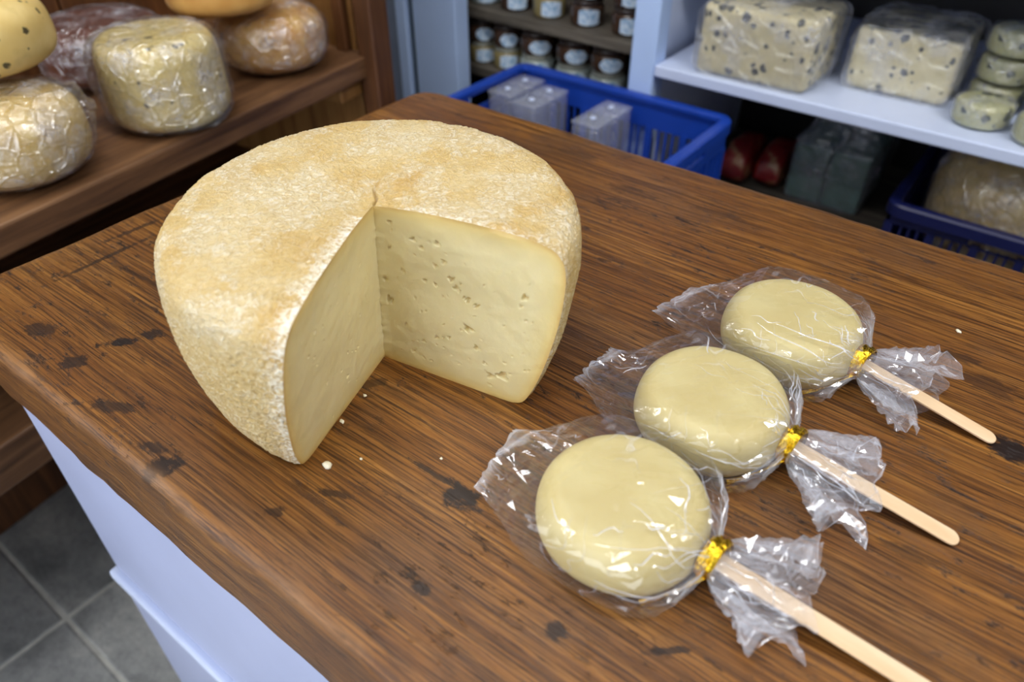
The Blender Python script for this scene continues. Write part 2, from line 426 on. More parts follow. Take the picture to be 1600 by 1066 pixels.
# ------------------------------------------------------------------ the setting
X0, X1, Y0, Y1 = -1.60, 2.2, -2.0, 1.95
fl = struct('floor', box(X0, X1, Y0, Y1, -0.93, -0.8825), MGROUT)
random.seed(3)
TS = 0.345
tile_meshes = []
for k in range(4):
    g = 0.004
    V = []; bm = bmesh.new(); bm_box(bm, -TS / 2 + g, TS / 2 - g, -TS / 2 + g, TS / 2 - g, -0.01, 0.0, bev=0.003, seg=2)
    for v in bm.verts:
        v.co.x += random.uniform(-.0015, .0015); v.co.y += random.uniform(-.0015, .0015)
    me = bpy.data.meshes.new('tile'); bm.to_mesh(me); bm.free(); me.materials.append(MSLATE); tile_meshes.append(me)
ty = 0.08 + TS / 2 - 6 * TS; row = 0
while ty < Y1 - TS / 2:
    tx = -1.11 - TS / 2 - TS + (0.0 if row % 2 == 0 else 0.0)
    while tx < 1.2:
        o = bpy.data.objects.new('tile', random.choice(tile_meshes)); COL.objects.link(o)
        o.location = (tx, ty, -0.88 + random.uniform(-.0012, .0006)); o.rotation_euler = (0, 0, random.choice((0, PI / 2, PI, -PI / 2)))
        o.parent = fl
        tx += TS
    ty += TS; row += 1
struct('ceiling', box(X0, X1, Y0, Y1, CEIL, CEIL + 0.05), MCEIL)
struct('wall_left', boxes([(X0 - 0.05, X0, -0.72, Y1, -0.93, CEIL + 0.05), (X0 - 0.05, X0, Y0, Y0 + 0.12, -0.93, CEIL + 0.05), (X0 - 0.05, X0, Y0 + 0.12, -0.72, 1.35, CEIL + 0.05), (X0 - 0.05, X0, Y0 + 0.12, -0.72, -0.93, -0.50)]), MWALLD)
struct('wall_right', box(X1, X1 + 0.05, Y0, Y1, -0.93, CEIL + 0.05), MWALL)
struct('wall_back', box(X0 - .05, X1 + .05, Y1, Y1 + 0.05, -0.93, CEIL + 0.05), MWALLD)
# the shop's glazed corner: street windows behind and to the left of the camera
struct('wall_front', boxes([(X0 - .05, X0 + .12, Y0 - 0.05, Y0, -0.93, CEIL + 0.05), (0.30, X1 + .05, Y0 - 0.05, Y0, -0.93, CEIL + 0.05), (X0 + .12, 0.30, Y0 - 0.05, Y0, 1.35, CEIL + 0.05), (X0 + .12, 0.30, Y0 - 0.05, Y0, -0.93, -0.50)]), MWALL)
def mat_lit():
    t = NT('lit_tube'); t.b.inputs['Emission Color'].default_value = (0.93, 0.97, 1, 1); t.b.inputs['Emission Strength'].default_value = 6.0
    t.put(t.b.inputs['Base Color'], t.mix(t.noise(t.coord(), 3, 2), (0.9, 0.9, 0.9, 1), (0.92, 0.92, 0.92, 1)))
    return t.m
MLIT = mat_lit()
for i, (lx, ly, sh) in enumerate(LAMPS):
    lab = ['white ceiling tube lamp above the shelf of jars', 'white ceiling tube lamp above the wooden counter', 'white ceiling tube lamp above the white cheese shelf'][i]
    L = thing('ceiling_lamp', lab, 'lamp', (lx, ly, CEIL - 0.1), 'ceiling tube lamps')
    L.rotation_euler = (0, 0, math.radians(8))
    obj('housing', box(lx - .63, lx + .63, ly - .1, ly + .1, CEIL - 0.055, CEIL - 0.001, bev=0.006), MCEIL, L)
    for s in (-1, 1):
        V, F = lathe([(0.013, -0.6), (0.013, 0.6)], 0, 0, 16)
        V = [(lx + z, ly + s * 0.05 + x, CEIL - 0.075 + y) for x, y, z in V]
        obj('tube', (V, F), MLIT, L)

# ------------------------------------------------------------------ counter
C = thing('counter', 'wooden topped white counter carrying the cut cheese and the lollipops', 'counter', COUNTER)
def counter_top():
    x0, x1, y0, y1 = -0.752, 1.05, 0.112, 0.772
    def outline(ins, rad):
        pts = []
        for (cx, cy, a0, r) in [(x1 - rad, y1 - rad, 0, rad), (x0 + rad, y1 - rad, PI / 2, rad), (x0 + rad * 1.4, y0 + rad * 1.4, PI, rad * 1.4), (x1 - rad, y0 + rad, 1.5 * PI, rad)]:
            for k in range(9):
                a = a0 + PI / 2 * k / 8
                pts.append((cx + (r - ins) * math.cos(a), cy + (r - ins) * math.sin(a)))
        out = []
        for i, p in enumerate(pts):
            q = pts[(i + 1) % len(pts)]; d = math.hypot(q[0] - p[0], q[1] - p[1]); n = max(1, int(d / 0.012))
            for k in range(n): out.append((p[0] + (q[0] - p[0]) * k / n, p[1] + (q[1] - p[1]) * k / n))
        return out
    prof = [(0.012, -0.100), (0.006, -0.097), (0.003, -0.09), (0.001, -0.06), (0.0, -0.018), (0.0008, -0.011), (0.0028, -0.0058), (0.0062, -0.0024), (0.0105, -0.0007), (0.016, 0.0)]
    base = outline(0.0, 0.035); n = len(base)
    cx, cy = (x0 + x1) / 2, (y0 + y1) / 2
    nrm = []
    for i in range(n):
        a, b = base[i - 1], base[(i + 1) % n]; t = Vector((b[0] - a[0], b[1] - a[1])); t.normalize(); nrm.append((-t.y, t.x))
    rings = []; wear = []
    for ins, z in prof:
        ring = []
        for i, (x, y) in enumerate(base):
            w = noise.noise(Vector((x * 9, y * 9, z * 14))) * 0.0035 + noise.noise(Vector((x * 40, y * 40, z * 30))) * 0.0012
            d = ins + w * (1 if z < -0.0005 else 0.4)
            ring.append((x + nrm[i][0] * d, y + nrm[i][1] * d, z + (0 if z > -.0005 else noise.noise(Vector((x * 14, y * 14, 3))) * 0.0015 * (1 if z < -.09 else .4))))
            wear.append(1.0 if -0.007 < z < -0.002 else (0.3 if -0.012 < z < -0.0005 else 0.0))
        rings.append(ring)
    V, F = loft(rings, True, True, True)
    return V, F, wear
V, F, wear = counter_top()
top = obj('worktop', (V, F), MW, C, label='worn dark-stained wooden worktop with burn marks')
a = top.data.attributes.new('wear', 'FLOAT', 'POINT'); a.data.foreach_set('value', wear)
for p in top.data.polygons:
    if len(p.vertices) > 4: p.use_smooth = False
obj('body', box(-0.735, 1.02, 0.135, 0.755, -0.879, -0.101, bev=0.003), MWHITE, C, smooth=False)
obj('upper_panel', box(-0.737, 1.02, 0.128, 0.136, -0.43, -0.102, bev=0.002), MWHITE, C, smooth=False)
obj('lower_panel', box(-0.739, 1.02, 0.125, 0.136, -0.86, -0.452, bev=0.002), MWHITE, C, smooth=False)
obj('bead', box(-0.745, 1.02, 0.118, 0.136, -0.450, -0.432, bev=0.005, seg=3), MWHITE2, C, smooth=False)

# ------------------------------------------------------------------ the cut cheese wheel
CX, CY = -0.367, 0.305
AX, AY, HZ = -0.361, 0.309, 0.140
W = thing('cut_cheese', 'large golden rind cheese wheel with a wedge cut out of it', 'cheese', (CX, CY, 0))
PROF = [(0.0, 0.0), (0.06, 0.0), (0.110, 0.0), (0.122, 0.0015), (0.1285, 0.006), (0.134, 0.018), (0.1395, 0.036), (0.1445, 0.060), (0.1480, 0.084), (0.1492, 0.106),
        (0.1485, 0.121), (0.1455, 0.1315), (0.1385, 0.1388), (0.126, 0.1425), (0.108, 0.1443), (0.080, 0.1450), (0.045, 0.1445), (0.018, 0.1425), (0.0, 0.1405)]
def apex(z): t = z / HZ; return CX + (AX - CX) * t, CY + (AY - CY) * t
def angR(z): return math.radians(10 + 3.0 * z / HZ)
def angL(z): return math.radians(-71.6 + 8.0 * z / HZ)
def far_lift(x, y, z):          # the wheel is a little higher and wider on its far side
    d = max(0.0, (-(x - CX) * 0.609 + (y - CY) * 0.793) / 0.15)
    return 1 + 0.02 * d, 1 + 0.035 * d * (z / HZ)
def cheese_pt(r, z, ang):
    ax, ay = apex(z); x = ax + r * math.cos(ang); y = ay + r * math.sin(ang)
    s, zz = far_lift(x, y, z)
    return Vector((ax + (x - ax) * s, ay + (y - ay) * s, z * zz))
def rind():
    prof = dense(PROF, 290); NA = 680
    V = []; side = []; edge = []
    for i, p in enumerate(prof):
        a0 = angR(p.y); a1 = angL(p.y) + 2 * PI
        q = prof[max(0, i - 1)]; q2 = prof[min(len(prof) - 1, i + 1)]
        t = (q2 - q); t.normalize() if t.length > 0 else None
        nr, nz = t.y, -t.x
        for j in range(NA + 1):
            s = j / NA; ang = a0 + (a1 - a0) * s
            pt = cheese_pt(p.x, p.y, ang)
            d_edge = min(s, 1 - s) * (a1 - a0) * p.x
            fade = min(1, d_edge / 0.004) * (0 if p.y < 0.002 else 1)
            lump = noise.noise(pt * 22) * 0.0012 + noise.noise(pt * 70) * 0.0005
            wr = (1 - abs(noise.noise(Vector((pt.x * 250, pt.y * 250, pt.z * 400))))) ** 2 * 0.0013 * (0.55 + 0.9 * abs(noise.noise(pt * 26)))
            if p.x > 0.12: wr *= 1.5
            d = (lump + wr - 0.0006) * fade
            # short crack that runs on from the tip of the cut
            if p.y > 0.13 and p.x < 0.05:
                vx, vy = pt.x - AX, pt.y - AY
                u = (vx * -0.60 + vy * 0.80); w_ = (vx * 0.80 + vy * 0.60) - 0.0015 * math.sin(u * 260)
                if 0 < u < 0.034: d -= 0.005 * math.exp(-(w_ / 0.0007) ** 2) * (1 - u / 0.034)
            V.append((pt.x + nr * math.cos(ang) * d, pt.y + nr * math.sin(ang) * d, pt.z + nz * d))
            side.append(min(1, max(0, (0.132 - p.y) / 0.03)) if p.x > 0.1 else 0.0)
            e = (1 - s) * (a1 - a0) * p.x
            edge.append(max(math.exp(-(e / 0.010) ** 2), 0.6 * math.exp(-(s * (a1 - a0) * p.x / 0.006) ** 2)) if p.x > 0.02 else 0)
    n = NA + 1; F = []
    for i in range(len(prof) - 1):
        for j in range(NA): F.append((i * n + j, i * n + j + 1, (i + 1) * n + j + 1, (i + 1) * n + j))
    return V, F, side, edge
V, F, side, edge = rind()
ro = obj('rind', (V, F), MRIND, W, label='golden wrinkled rind')
for nm, dat in (('side', side), ('edge', edge)):
    a = ro.data.attributes.new(nm, 'FLOAT', 'POINT'); a.data.foreach_set('value', dat)
HOLES_R = [(0.013, 0.13, 0.0016), (0.032, 0.121, 0.0021), (0.039, 0.116, 0.0016), (0.045, 0.123, 0.001), (0.052, 0.123, 0.0021), (0.057, 0.109, 0.0021), (0.05, 0.104, 0.0021), (0.041, 0.088, 0.0016), (0.05, 0.087, 0.0016), (0.063, 0.096, 0.0026), (0.067, 0.089, 0.0026), (0.076, 0.082, 0.0026), (0.084, 0.079, 0.0021), (0.078, 0.057, 0.0036), (0.086, 0.041, 0.0026), (0.051, 0.039, 0.0016), (0.039, 0.031, 0.0016), (0.062, 0.043, 0.0016), (0.057, 0.041, 0.001), (0.099, 0.019, 0.0031), (0.109, 0.023, 0.0042), (0.093, 0.029, 0.0016), (0.121, 0.098, 0.0026), (0.119, 0.09, 0.0016), (0.029, 0.017, 0.0016), (0.009, 0.061, 0.0031), (0.012, 0.109, 0.0016), (0.023, 0.091, 0.001), (0.09, 0.099, 0.001), (0.074, 0.112, 0.001), (0.107, 0.069, 0.001), (0.124, 0.05, 0.001), (0.099, 0.01, 0.0016), (0.023, 0.043, 0.001), (0.032, 0.07, 0.001), (0.007, 0.08, 0.0021)]
random.seed(8)
HOLES_R += [(random.uniform(0.01, 0.13), random.uniform(0.012, 0.128), random.uniform(0.0006, 0.0012)) for _ in range(45)]
HOLES_L = [(0.105, 0.108, 0.0016), (0.03, 0.11, 0.0012), (0.09, 0.05, 0.0012), (0.06, 0.03, 0.0014)] + [(random.uniform(0.01, 0.125), random.uniform(0.01, 0.125), random.uniform(0.0005, 0.0011)) for _ in range(40)]
def cut_face(angf, sgn, holes, seed):
    prof = dense(PROF, 300)
    bnd = [(p.x, p.y) for p in prof] + [(0.0, HZ * (1 - k / 60)) for k in range(1, 60)]
    NB = len(bnd); NR = 84; c0 = (0.066, 0.066)
    pa = np.array([(p.x, p.y) for p in prof])
    V = []; rim = []; hol = []
    for i in range(NR + 1):
        s = (i / NR) ** 0.8
        for k, (r, z) in enumerate(bnd):
            rr = c0[0] + (r - c0[0]) * s; zz = c0[1] + (z - c0[1]) * s
            ang = angf(zz); pt = cheese_pt(rr, zz, ang)
            dmin = float(np.sqrt(((pa - (rr, zz)) ** 2).sum(1).min())) if rr > 0.04 or zz < 0.04 or zz > 0.1 else 0.05
            rim.append(min(1, dmin / 0.022))
            dep = noise.noise(Vector((rr * 30, zz * 30, seed))) * 0.0011 + noise.noise(Vector((rr * 110, zz * 110, seed))) * 0.00035
            hm = 0.0
            for (hr, hz, hs) in holes:
                dx = rr - hr; dz = zz - hz
                if abs(dx) < 0.008 and abs(dz) < 0.008:
                    ang2 = math.atan2(dz, dx)
                    d = math.hypot(dx, dz * 1.2) / (hs * (1 + 0.35 * math.sin(3 * ang2 + hr * 900) + 0.2 * math.sin(5 * ang2 + hz * 700)))
                    m = max(0, 1 - d ** 3) if d < 1 else 0
                    hm = max(hm, m)
                    if m > 0: dep -= hs * 1.3 * m
            fade = min(1, (1 - s) * 26) if r > 0.0005 else 1
            if rr < 0.008: dep = dep * rr / 0.008 + (1 - rr / 0.008) * (0.0004 + 0.0026 * abs(noise.noise(Vector((3, zz * 150, seed)))))
            dep *= fade
            nx, ny = -math.sin(ang) * sgn, math.cos(ang) * sgn
            V.append((pt.x + nx * dep, pt.y + ny * dep, pt.z)); hol.append(hm)
    F = []
    for i in range(NR):
        for k in range(NB):
            q = (k + 1) % NB; F.append((i * NB + k, i * NB + q, (i + 1) * NB + q, (i + 1) * NB + k))
    return V, F, rim, hol
for angf, sgn, holes, sd in ((angR, -1, HOLES_R, 1.0), (angL, 1, HOLES_L, 7.0)):
    V, F, rim, hol = cut_face(angf, sgn, holes, sd)
    o = obj('cut_face', (V, F), MPASTE, W, label='pale yellow cut face with small holes')
    for nm, dat in (('rim', rim), ('hole', hol)):
        a = o.data.attributes.new(nm, 'FLOAT', 'POINT'); a.data.foreach_set('value', dat)

# ------------------------------------------------------------------ cheese lollipops
LR, LH = 0.0545, 0.043
def lolly(cx, cy, yaw, seed, label, stick_end, corner, tie_x, skirt, sk_off):
    rnd = random.Random(seed)
    L = thing('cheese_lollipop', label, 'cheese lollipop', (cx, cy, 0), 'cheese lollipops on the counter')
    lp = [(0.02, 0), (0.45, 0), (0.72, 0.0), (0.80, 0.02), (0.92, 0.12), (0.985, 0.30), (1.0, 0.45), (0.985, 0.64), (0.945, 0.80), (0.890, 0.90), (0.835, 0.958), (0.775, 0.988), (0.70, 1.0), (0.35, 1.0), (0.02, 1.0)]
    lp = [(max(0.001, p.x), 0.0012 + p.y) for p in dense([(r * LR, z * LH) for r, z in lp], 60)]
    V, F = lathe(lp, cx, cy, 96, 0.0012, 24, seed)
    V = [(x, y, z + (noise.noise(Vector((x * 30, y * 30, seed))) * 0.0012 if z > 0.02 else 0)) for x, y, z in V]
    obj('cheese', (V, F), MLOLLY, L, label='smooth pale yellow cheese disc')
    cyw, syw = math.cos(yaw), math.sin(yaw)
    def tow(x, y, z): return (cx + x * cyw - y * syw, cy + x * syw + y * cyw, z)
    TX, TZ, TR = tie_x, 0.0215, 0.0088
    # stick
    n = 14; xe = stick_end; sl = -(TZ - 0.0028) / (xe - TX)
    out = [(0.01, -.0062), (xe - 0.006, -.0062)] + [(xe - 0.006 + 0.006 * math.cos(a), 0.0062 * math.sin(a)) for a in [(-PI / 2 + PI * k / n) for k in range(1, n)]] + [(xe - 0.006, .0062), (0.01, .0062)]
    rings = []
    for dz, ins in ((-0.0011, 0.0006), (-0.0006, 0), (0.0006, 0), (0.0011, 0.0006)):
        rings.append([tow(x - (ins if x > xe - .007 else 0), y * (1 - ins / .0062), TZ + sl * (x - TX) + dz) for x, y in out])
    obj('stick', loft(rings, True, True, True), MSTICK, L, smooth=False, label='flat pale wooden stick')
    # cellophane bag
    k = corner
    wt = [(-0.097, k[0]), (-0.078, k[0] + 0.006), (-0.058, 0.047), (-0.04, 0.0545), (-0.02, 0.0570), (0.0, 0.0575), (0.02, 0.0565), (0.034, 0.0520), (0.044, 0.044), (0.052, 0.032), (0.058, 0.018), (TX, TR)]
    tt = [(-0.097, k[1] + 0.001), (-0.078, k[1] + 0.009), (-0.062, 0.033), (-0.052, 0.041), (-0.040, 0.0462), (0.0, 0.0475), (0.036, 0.0462), (0.048, 0.041), (0.056, 0.034), (TX, TZ + TR)]
    bt = [(-0.097, k[1]), (-0.078, k[1] * 0.6), (-0.060, 0.004), (-0.052, 0.0006), (-0.04, 0.0004), (0.04, 0.0004), (0.050, 0.002), (0.056, 0.0075), (TX, TZ - TR)]
    nt = [(-0.097, 2.2), (-0.07, 3), (-0.05, 5), (-0.03, 8), (0.03, 8), (0.048, 5), (TX, 2)]
    NU = 60; xs = []
    x = -0.097
    while x < TX - 0.001:
        xs.append(x); x += 0.0068 if x < 0.03 else 0.0034
    xs.append(TX)
    ph = [rnd.uniform(0, 6.28) for _ in range(6)]
    def pleat(u, kk, p): 
        s = (u * kk / (2 * PI) + p) % 1.0; return abs(2 * s - 1)
    rings = []
    for i, x in enumerate(xs):
        w, zt, zb, n_ = interp(wt, x), interp(tt, x), interp(bt, x), interp(nt, x)
        zc, hh = (zt + zb) / 2, (zt - zb) / 2; ring = []
        pa = max(0, min(1, (x - 0.022) / 0.035))
        for j in range(NU):
            u = 2 * PI * (j + (0.5 if i % 2 else 0)) / NU
            c, s = math.cos(u), math.sin(u)
            rr = (abs(c) ** n_ + abs(s) ** n_) ** (-1 / n_)
            m = 1 + pa * (0.10 + 0.10 * pa) * pleat(u, 13, ph[0]) + pa * 0.08 * pleat(u, 29, ph[1])
            if i >= len(xs) - 2: m = 1 + (m - 1) * 0.25
            y = w * c * rr * m; z = zc + hh * s * rr * m
            p = Vector((x, y, z))
            q = Vector((x * 75 + seed, y * 75, z * 75)); 
            cr = (abs(noise.noise(q * 0.55)) * 0.0022 + rnd.uniform(0, 0.0006)) * (1 if i < len(xs) - 2 else 0.2)
            loose = 1.0 if -0.06 < x < 0.05 else 1.6
            y += c * cr * loose * (0.5 if x > -0.05 else 0.3); z += s * cr * loose * (1 if s > 0 else 0.0)
            if x < -0.05: z += noise.noise(Vector((x * 45 + seed, y * 45, 0))) * 0.005 * min(1, (-0.05 - x) / 0.02)
            xx = x + rnd.uniform(-0.002, 0.002)
            if x < -0.06: xx += k[2] * (y / 0.04) * min(1, (-0.06 - x) / 0.035)
            ring.append(tow(xx, y, max(z, 0.0004)))
        rings.append(ring)
    # gathered skirt beyond the tie
    NS = 14; SL = 0.054
    for i in range(1, NS + 2):
        t = i / NS if i <= NS else 1.018; ring = []
        w = TR + (skirt - TR) * t ** 0.62; hh = TR * 0.9 + (0.024 - TR) * t ** 0.9; zc = TZ + (0.0165 - TZ) * t
        for j in range(NU):
            u = 2 * PI * (j + (0.5 if (len(xs) + i - 1) % 2 else 0)) / NU
            c, s = math.cos(u), math.sin(u)
            pl = 1 - 0.45 * min(1, t * 2.5) * pleat(u, 9, ph[2] + 0.12 * t) - 0.14 * min(1, t * 3) * pleat(u, 23, ph[3] + 0.2 * t)
            xr = SL * t * (1 - 0.20 * abs(c) ** 3 + 0.16 * math.sin(3 * u + ph[4]) * t + 0.10 * math.sin(7 * u + ph[5]) * t)
            p = Vector((TX + xr, w * c * pl + sk_off * t, zc + hh * s * pl))
            q = p * 85 + Vector((seed, 0, 0))
            p.y += noise.noise(q) * 0.006 * t; p.z += noise.noise(q + Vector((9, 9, 9))) * 0.006 * t; p.x += rnd.uniform(-.001, .001) * t
            if s > 0 and abs(p.y) < 0.0095: p.z = max(p.z, TZ + sl * (p.x - TX) + 0.0030)
            ring.append(tow(p.x, p.y, max(0.0006, p.z)))
        rings.append(ring)
    V, F = loft(rings, True, True, False); NV0 = len(V); NR_ = len(rings)
    inv = [[Vector(p) for p in r] for r in rings]
    def samp(fi, fj):
        fi = max(0, min(NR_ - 1.001, fi)); i0 = int(fi); ti = fi - i0; out = []
        for ii in (i0, i0 + 1):
            jj = (fj - 0.5 * (ii % 2)) % NU; j0 = int(jj) % NU; tj = jj - int(jj)
            out.append(inv[ii][j0].lerp(inv[ii][(j0 + 1) % NU], tj))
        return out[0].lerp(out[1], ti)
    ff = []
    def strip(path, wd, f_):  # milky white strip painting the glint along a crease
        pts = []
        for fi, fj in path:
            u = 2 * PI * fj / NU; n_ = Vector((0, math.cos(u), math.sin(u) * 1.3)).normalized()
            p = samp(fi, fj) + Vector((-n_.y * syw, n_.y * cyw, n_.z)) * 0.0006; p.z = max(p.z, 0.0005); pts.append((p, n_))
        b = len(V)
        for k_, (p, n_) in enumerate(pts):
            t_ = (pts[min(k_ + 1, len(pts) - 1)][0] - pts[max(k_ - 1, 0)][0]); sd = t_.cross(n_)
            sd = sd.normalized() if sd.length > 1e-9 else Vector((0, 1, 0))
            h_ = wd * (0.25 + math.sin(PI * (k_ + 0.3) / (len(pts) - 0.4)))
            V.extend([tuple(p + sd * h_), tuple(p - sd * h_)]); ff.extend([f_, f_])
        for k_ in range(len(pts) - 1): F.append((b + 2 * k_, b + 2 * k_ + 1, b + 2 * k_ + 3, b + 2 * k_ + 2))
    NX = len(xs)
    for k_ in range(34):                                   # bright crease lines running back from the tie
        fj = rnd.uniform(0, NU * 0.56) - NU * 0.03; i1 = NX - 1 - rnd.uniform(0, 3); i0 = i1 - rnd.choice((3, 4, 6, 9, 12)); dj = rnd.uniform(-3.5, 3.5); wv_ = rnd.uniform(-0.6, 0.6)
        strip([(i1 + (i0 - i1) * q / 9, fj + dj * (q / 9) ** 1.3 + wv_ * math.sin(q)) for q in range(10)], rnd.uniform(0.00018, 0.00050), rnd.uniform(0.9, 2.6))
    for k_ in range(16):                                   # bright crease lines across the disc and the flap
        fi = rnd.uniform(0, NX * 0.75); fj = rnd.uniform(0, NU * 0.52); a_ = rnd.uniform(-0.9, 0.9); L_ = rnd.uniform(2, 7)
        strip([(fi + math.cos(a_) * L_ * q / 7 * 0.6, fj + math.sin(a_) * L_ * q / 7 + 0.3 * math.sin(q * 1.1 + k_)) for q in range(8)], rnd.uniform(0.00018, 0.00050), rnd.uniform(0.9, 2.6))
    for k_ in range(26):                                   # bright crease lines of the gathered skirt
        fj = rnd.uniform(0, NU); i0 = NX + rnd.uniform(0, 2); i1 = NR_ - 1.2 - rnd.uniform(0, 6)
        strip([(i0 + (i1 - i0) * q / 7, fj + rnd.uniform(-0.3, 0.3) + 0.25 * q * rnd.choice((-1, 1)) * 0.3) for q in range(8)], rnd.uniform(0.00018, 0.00045), rnd.uniform(0.9, 2.4))
    wo = obj('wrapper', tri_bm(V, F), MFILM, L, smooth=False, label='crinkled clear cellophane bag')
    fo = []
    for i in range(len(rings)):
        k_ = i - len(xs)
        f_ = 0.9 if i == 0 else (1.6 if i == len(rings) - 1 else (0.42 if k_ >= 0 else (0.30 if k_ > -5 else 0.0)))  # whitened end rings paint the light caught by the film's edges
        fo += [f_ + (0.35 * max(0, math.sin(j * 0.8 + i * 0.3)) if -4 < k_ < NS - 1 else 0) for j in range(NU)]
    fo += ff
    at_ = wo.data.attributes.new('folds_glints', 'FLOAT', 'POINT'); at_.data.foreach_set('value', fo)
    # gold tie
    rings = []
    for i in range(72):
        a = 2 * PI * i / 72; ring = []
        rid = 0.0006 * math.sin(a * 17)
        for (dx, dr) in ((-0.0056, 0.0), (-0.0052, 0.0014), (-0.0020, 0.0022 + rid), (0, 0.0010), (0.0020, 0.0022 - rid), (0.0052, 0.0014), (0.0056, 0.0)):
            r = TR * 1.34 + dr
            ring.append(tow(TX + dx + 0.002 * math.cos(a), r * math.cos(a), TZ + r * math.sin(a)))
        rings.append(ring)
    rings.append(rings[0])
    tie = obj('tie', loft(rings, False), MGOLD, L, label='gold foil twist tie')
    pts = [(TX, -TR * 1.25, TZ - 0.004), (TX - 0.004, -0.016, 0.0135), (TX - 0.010, -0.023, 0.0085), (TX - 0.017, -0.031, 0.005), (TX - 0.026, -0.040, 0.003)]
    rings = []
    for i, p in enumerate(pts):
        a = 0.5 * i
        rings.append([tow(p[0] + math.cos(a) * 0.0018 * e - 0.0004 * f, p[1] + 0.0004 * f, p[2] + math.sin(a) * 0.0018 * e) for e, f in ((-1, -1), (1, -1), (1, 1), (-1, 1))])
    obj('tie_tail', loft(rings, True, True, True), MGOLD, tie, smooth=False)
    return L
lolly(-0.1225, 0.2735, math.radians(3), 1.3, 'cheese lollipop in cellophane with gold tie, farthest of three from the blue crates', 0.19, (0.030, 0.010, -0.006), 0.0605, 0.050, 0.004)
lolly(-0.1190, 0.3900, math.radians(2), 5.1, 'cheese lollipop in cellophane lying between the other two cheese lollipops', 0.172, (0.024, 0.014, 0.004), 0.0590, 0.053, -0.008)
lolly(-0.1066, 0.5105, math.radians(-2), 9.7, 'cheese lollipop in cellophane with gold tie, closest of three to the blue crates', 0.160, (0.036, 0.012, 0.010), 0.0570, 0.060, 0.006)

# crumbs
def crumb(x, y, s, seed, label):
    bm = bmesh.new(); bmesh.ops.create_icosphere(bm, subdivisions=2, radius=s)
    for v in bm.verts:
        d = 1 + 0.6 * noise.noise(v.co * (2.2 / s) * 0.5 + Vector((seed, 0, 0)))
        v.co = Vector((v.co.x * d * 1.3 + x, v.co.y * d + y, max(0.0, v.co.z * d * 0.7 + s * 0.55)))
    tag(obj('cheese_crumb', bm, MCRUMB, origin=(x, y, 0)), label, 'crumb', 'cheese crumbs on the counter')
CRL = ['largest white cheese crumb lying at the tip of the cut', 'white cheese crumb halfway along the foot of the cut', 'speck of cheese on the wood near the cut tip', 'speck of cheese on the wood in front of the holed face', 'small cheese crumb near the inner corner of the cut']
for i, (x, y, s) in enumerate([(-0.314, 0.196, 0.0026), (-0.338, 0.232, 0.0016), (-0.300, 0.215, 0.0008), (-0.255, 0.25, 0.0009), (-0.345, 0.262, 0.0013)]): crumb(x, y, s, i * 3.1, CRL[i])
crumb(0.0016, 0.6275, 0.0019, 21, 'single white cheese crumb on bare wood beyond the sticks')

# ------------------------------------------------------------------ film shells for shelf cheeses
def film_wheel(cx, cy, R, h, z0, seed, n=3.4, pad=0.0025, amp=0.006, seg=80, rows=34, flare=None):
    rnd = random.Random(seed); prof = sup_prof(R + pad, h + pad * 1.3, z0, n, rows, 0.03); rings = []
    for i, (r, z) in enumerate(prof):
        ring = []
        for j in range(seg):
            a = 2 * PI * (j + 0.5 * (i % 2)) / seg
            q = Vector((r * math.cos(a) * 34 + seed, r * math.sin(a) * 34, z * 34))
            d = abs(noise.noise(q)) * amp + abs(noise.noise(q * 2.1)) * amp * 0.45 + rnd.uniform(0, 0.0010)
            if z < z0 + 0.004: d *= 0.1
            if flare:
                for fa, fz, fw, fh in flare:
                    da = (a - fa + PI) % (2 * PI) - PI
                    d += fh * math.exp(-(da / fw) ** 2 - ((z - z0 - fz) / 0.035) ** 2) * (0.6 + 0.6 * abs(noise.noise(q * 1.3)))
            ring.append((cx + (r + d) * math.cos(a), cy + (r + d) * math.sin(a), max(z0 + 0.0004, z + (d * 0.5 if z > z0 + h * 0.9 else 0))))
        rings.append(ring)
    return tri_bm(*loft(rings, True, True, True))
def shelf_wheel(name, label, cx, cy, R, h, z0, mat, seed, n=3.4, film=MFILM2, flare=None, group='cheeses on the wooden shelf', amp=0.006):
    W_ = thing(name, label, 'cheese', (cx, cy, z0), group)
    obj('cheese', lathe(sup_prof(R, h, z0 + 0.001, n, 30), cx, cy, 80, 0.004, 14, seed), mat, W_)
    if film: obj('wrapper', film_wheel(cx, cy, R, h, z0, seed, n, flare=flare, amp=amp), film, W_, smooth=False, label='crinkled clear cling film')
    return W_

# ------------------------------------------------------------------ wooden shelf unit on the left
ZL = -0.065
S = thing('wooden_shelf', 'brown wooden shelf unit holding wrapped cheese wheels', 'shelf', (-1.25, 0.4, -0.88))
obj('shelf_board', box(-1.50, -1.060, -0.55, 0.965, ZL - 0.040, ZL, bev=0.004), MSHELF, S, smooth=False)
obj('shelf_board', box(-1.50, -1.064, -0.55, 0.965, -0.415, -0.345, bev=0.004), MSHELF, S, smooth=False)
obj('post', box(-1.075, -1.035, 0.935, 0.985, -0.879, 0.27, bev=0.004), MPOST, S, smooth=False)
obj('end_board', box(-1.50, -1.095, 0.955, 0.98, -0.879, 0.27, bev=0.002), MPOSTL, S, smooth=False)
obj('batten', box(-1.128, -1.105, 0.938, 0.956, ZL, 0.27, bev=0.002), MPOST, S, smooth=False)
obj('bracket', box(-1.17, -1.08, 0.88, 0.955, ZL - 0.075, ZL - 0.041, bev=0.003), MPOSTL, S, smooth=False)
for i in range(5):
    obj('back_board', box(-1.525, -1.502, -0.55 + i * 0.304, -0.55 + (i + 1) * 0.304 - 0.004, -0.879, 0.27, bev=0.003), MPOST, S, smooth=False)
obj('post', box(-1.10, -1.06, -0.59, -0.551, -0.879, 0.27, bev=0.004), MPOST, S, smooth=False)

